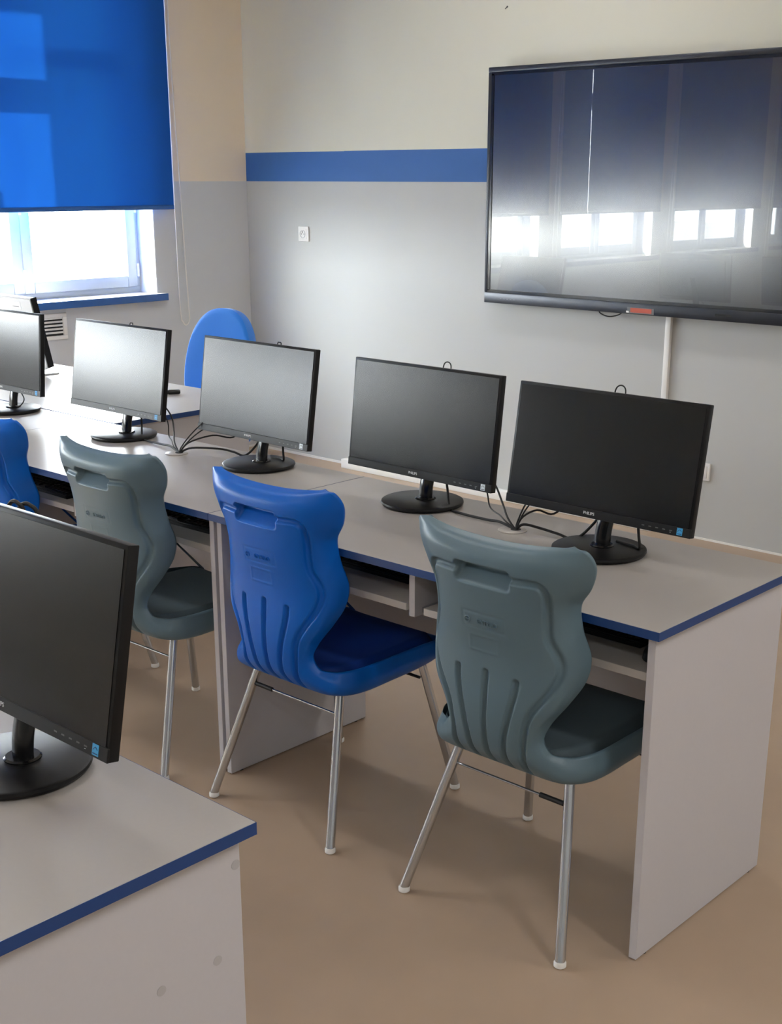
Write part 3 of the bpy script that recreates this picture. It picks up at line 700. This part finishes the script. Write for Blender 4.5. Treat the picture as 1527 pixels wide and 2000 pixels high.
MB().lathe([(.0, .0), (.004, .0), (.004, .001), (.0, .001)], 16, c @ Matrix.Translation((.205, -.0205, -.10)) @ Matrix.Rotation(PI/2, 4, 'X'), cap=False).obj('port', M_dark, t)
MB().prism([(-.05, 0), (.05, 0), (.035, .16), (-.035, .16)], .012, Matrix.Translation((0, -.055, .006)) @ Matrix.Rotation(-.25, 4, 'X'), .003).obj('stand_neck', M_aio, t)
MB().box((-.22, -.09, 0), (.235, .08, .008), .003).obj('stand_base', M_aio, t)
t = thing('marker_pen', 'dark marker pen lying on the teacher desk', 'pen', (-2.985, 1.105, DH+.0095), 1.0)
MB().tube([(-.06, 0, 0), (.02, 0, 0)], .0085, 16).obj('barrel', M_black, t)
MB().tube([(.018, 0, 0), (.058, 0, 0), (.064, 0, 0)], [.0095, .0092, .007], 16).obj('cap', M_blackg, t)

t = thing('office_chair', 'blue upholstered office chair behind the teacher desk near the wall corner', 'chair', (-3.40, 1.60, 0), .22)
def cushion(w, d, h, n=24, pw=3.2):
    """rounded upholstery block, superellipse outline in xz, puffed in y"""
    m = MB(); bm = m.bm; rings = []
    for fy, sc in ((-.5, .90), (-.46, .955), (-.36, .99), (0, 1), (.36, .99), (.46, .955), (.5, .90)):
        ring = []
        for k in range(64):
            a = 2*PI*k/64; ca, sa = math.cos(a), math.sin(a)
            x = w/2*sc*math.copysign(abs(ca)**(2/pw), ca); z = h/2*sc*math.copysign(abs(sa)**(2/pw), sa)
            ring.append(bm.verts.new((x, fy*d, z)))
        rings.append(ring)
    for A, B in zip(rings, rings[1:]):
        for k in range(64): bm.faces.new((A[k], A[(k+1) % 64], B[(k+1) % 64], B[k]))
    for ring, sy in ((rings[0], -1), (rings[-1], 1)):
        cvs = bm.verts.new((0, sy*d*.5+sy*.012, 0)); prev = ring
        for f in (.8, .5, .25):
            nr = [bm.verts.new((v.co.x*f, sy*d*.5+sy*.012*(1-f*f), v.co.z*f)) for v in ring]
            for k in range(64): bm.faces.new((prev[k], prev[(k+1) % 64], nr[(k+1) % 64], nr[k]))
            prev = nr
        for k in range(64): bm.faces.new((prev[k], prev[(k+1) % 64], cvs))
    bmesh.ops.recalc_face_normals(bm, faces=bm.faces[:])
    return m
def shape(m, M, taper=0., bow=0.):
    for v in m.bm.verts:
        v.co.x *= 1-taper*max(0, v.co.z); v.co.y -= bow*(v.co.x**2)
    bmesh.ops.transform(m.bm, matrix=M, verts=m.bm.verts[:]); return m
shape(cushion(.385, .075, .56, pw=2.5), Matrix.Translation((0, .20, .735)) @ Matrix.Rotation(-.17, 4, 'X'), .35, .5).obj('backrest', M_fab, t)
shape(cushion(.46, .085, .45, pw=3.4), Matrix.Translation((0, -.03, .47)) @ Matrix.Rotation(PI/2, 4, 'X')).obj('seat', M_fab, t)
MB().tube([(0, .10, .42), (0, .22, .43), (0, .245, .50), (0, .268, .66)], .016, 12, 5).obj('back_support', M_black, t)
MB().lathe([(.026, .09), (.026, .28), (.015, .28), (.015, .43)], 24).obj('gas_column', M_black, t)
bs = MB(); bs.lathe([(.04, .07), (.045, .11), (.03, .13)], 24)
for k in range(5):
    a = 2*PI*k/5+.3; bs.tube([(.03*math.cos(a), .03*math.sin(a), .10), (.16*math.cos(a), .16*math.sin(a), .085), (.28*math.cos(a), .28*math.sin(a), .062)], [.02, .017, .012], 10)
bs.obj('star_base', M_black, t)
for k in range(5):
    a = 2*PI*k/5+.3; cst = MB()
    for sd in (-.014, .014):
        Mx = Matrix.Translation((.28*math.cos(a)-sd*math.sin(a), .28*math.sin(a)+sd*math.cos(a), .025)) @ Matrix.Rotation(a, 4, 'Z') @ Matrix.Rotation(PI/2, 4, 'X')
        cst.lathe([(.0, -.009), (.022, -.009), (.025, -.005), (.025, .005), (.022, .009), (.0, .009)], 20, Mx, cap=False)
    cst.tube([(.28*math.cos(a), .28*math.sin(a), .02), (.28*math.cos(a), .28*math.sin(a), .066)], .006, 10)
    cst.obj('caster', M_black, t)

# ---------------------------------------------------------------- outdoors and light
g = MB().box((XL-60, -60, -.9), (XL-.6, 60, -.8)); struct(g.obj('ground', M_out, smooth=False), 'pale ground outside the windows', 'ground')
W = bpy.data.worlds.new('sky'); SC.world = W; W.use_nodes = True
bg = W.node_tree.nodes['Background']; bg.inputs[0].default_value = (.985, .99, 1.0, 1); bg.inputs[1].default_value = 33.0
sun = bpy.data.lights.new('sun', 'SUN'); sun.energy = 235; sun.angle = .02; sun.color = (1, .95, .86)
so = bpy.data.objects.new('sun', sun); COL.objects.link(so); so.rotation_euler = Vector((-1.0, 1.6, 1.0)).to_track_quat('Z', 'Y').to_euler()
for (a, b), zb in zip(WINS, BL_Z):
    p = bpy.data.lights.new('window portal', 'AREA'); p.shape = 'RECTANGLE'; p.size = ZT-ZS; p.size_y = b-a; p.cycles.is_portal = True
    o = bpy.data.objects.new('window portal', p); COL.objects.link(o); o.location = (XL-WT-.02, (a+b)/2, (ZS+ZT)/2); o.rotation_euler = (0, -PI/2, 0)
    o['kind'] = 'helper'
# added ceiling fill lights, out of view, to brighten the room
for x, en in ((-2.3, 7.5), (2.0, 15)):
    for y in (-3.2, -.6, 1.9):
        lt = thing('fill_panel', 'added flush white ceiling fill light panel', 'lamp', (x, y, ZC), 0, 'added fill light panels')
        MB().box((-.6, -.16, -.05), (.6, .16, 0), .006).obj('fill_body', M_white, lt)
        MB().box((-.58, -.145, -.053), (.58, .145, -.049)).obj('diffuser', M_fill, lt, smooth=False)
        l = bpy.data.lights.new('lamp', 'AREA'); l.shape = 'RECTANGLE'; l.size = 1.15; l.size_y = .28; l.energy = en; l.color = (.98, .985, 1)
        lo = bpy.data.objects.new('fill_light', l); COL.objects.link(lo); lo.parent = lt; lo.location = (0, 0, -.056)

SC.view_settings.view_transform = 'Standard'; SC.view_settings.look = 'None'; SC.view_settings.gamma = 1.0; SC.view_settings.use_curve_mapping = False
SC.view_settings.exposure = 0.75
SC.cycles.max_bounces = 12; SC.cycles.diffuse_bounces = 6; SC.cycles.glossy_bounces = 4; SC.cycles.transparent_max_bounces = 12
SC.cycles.sample_clamp_indirect = 8.0
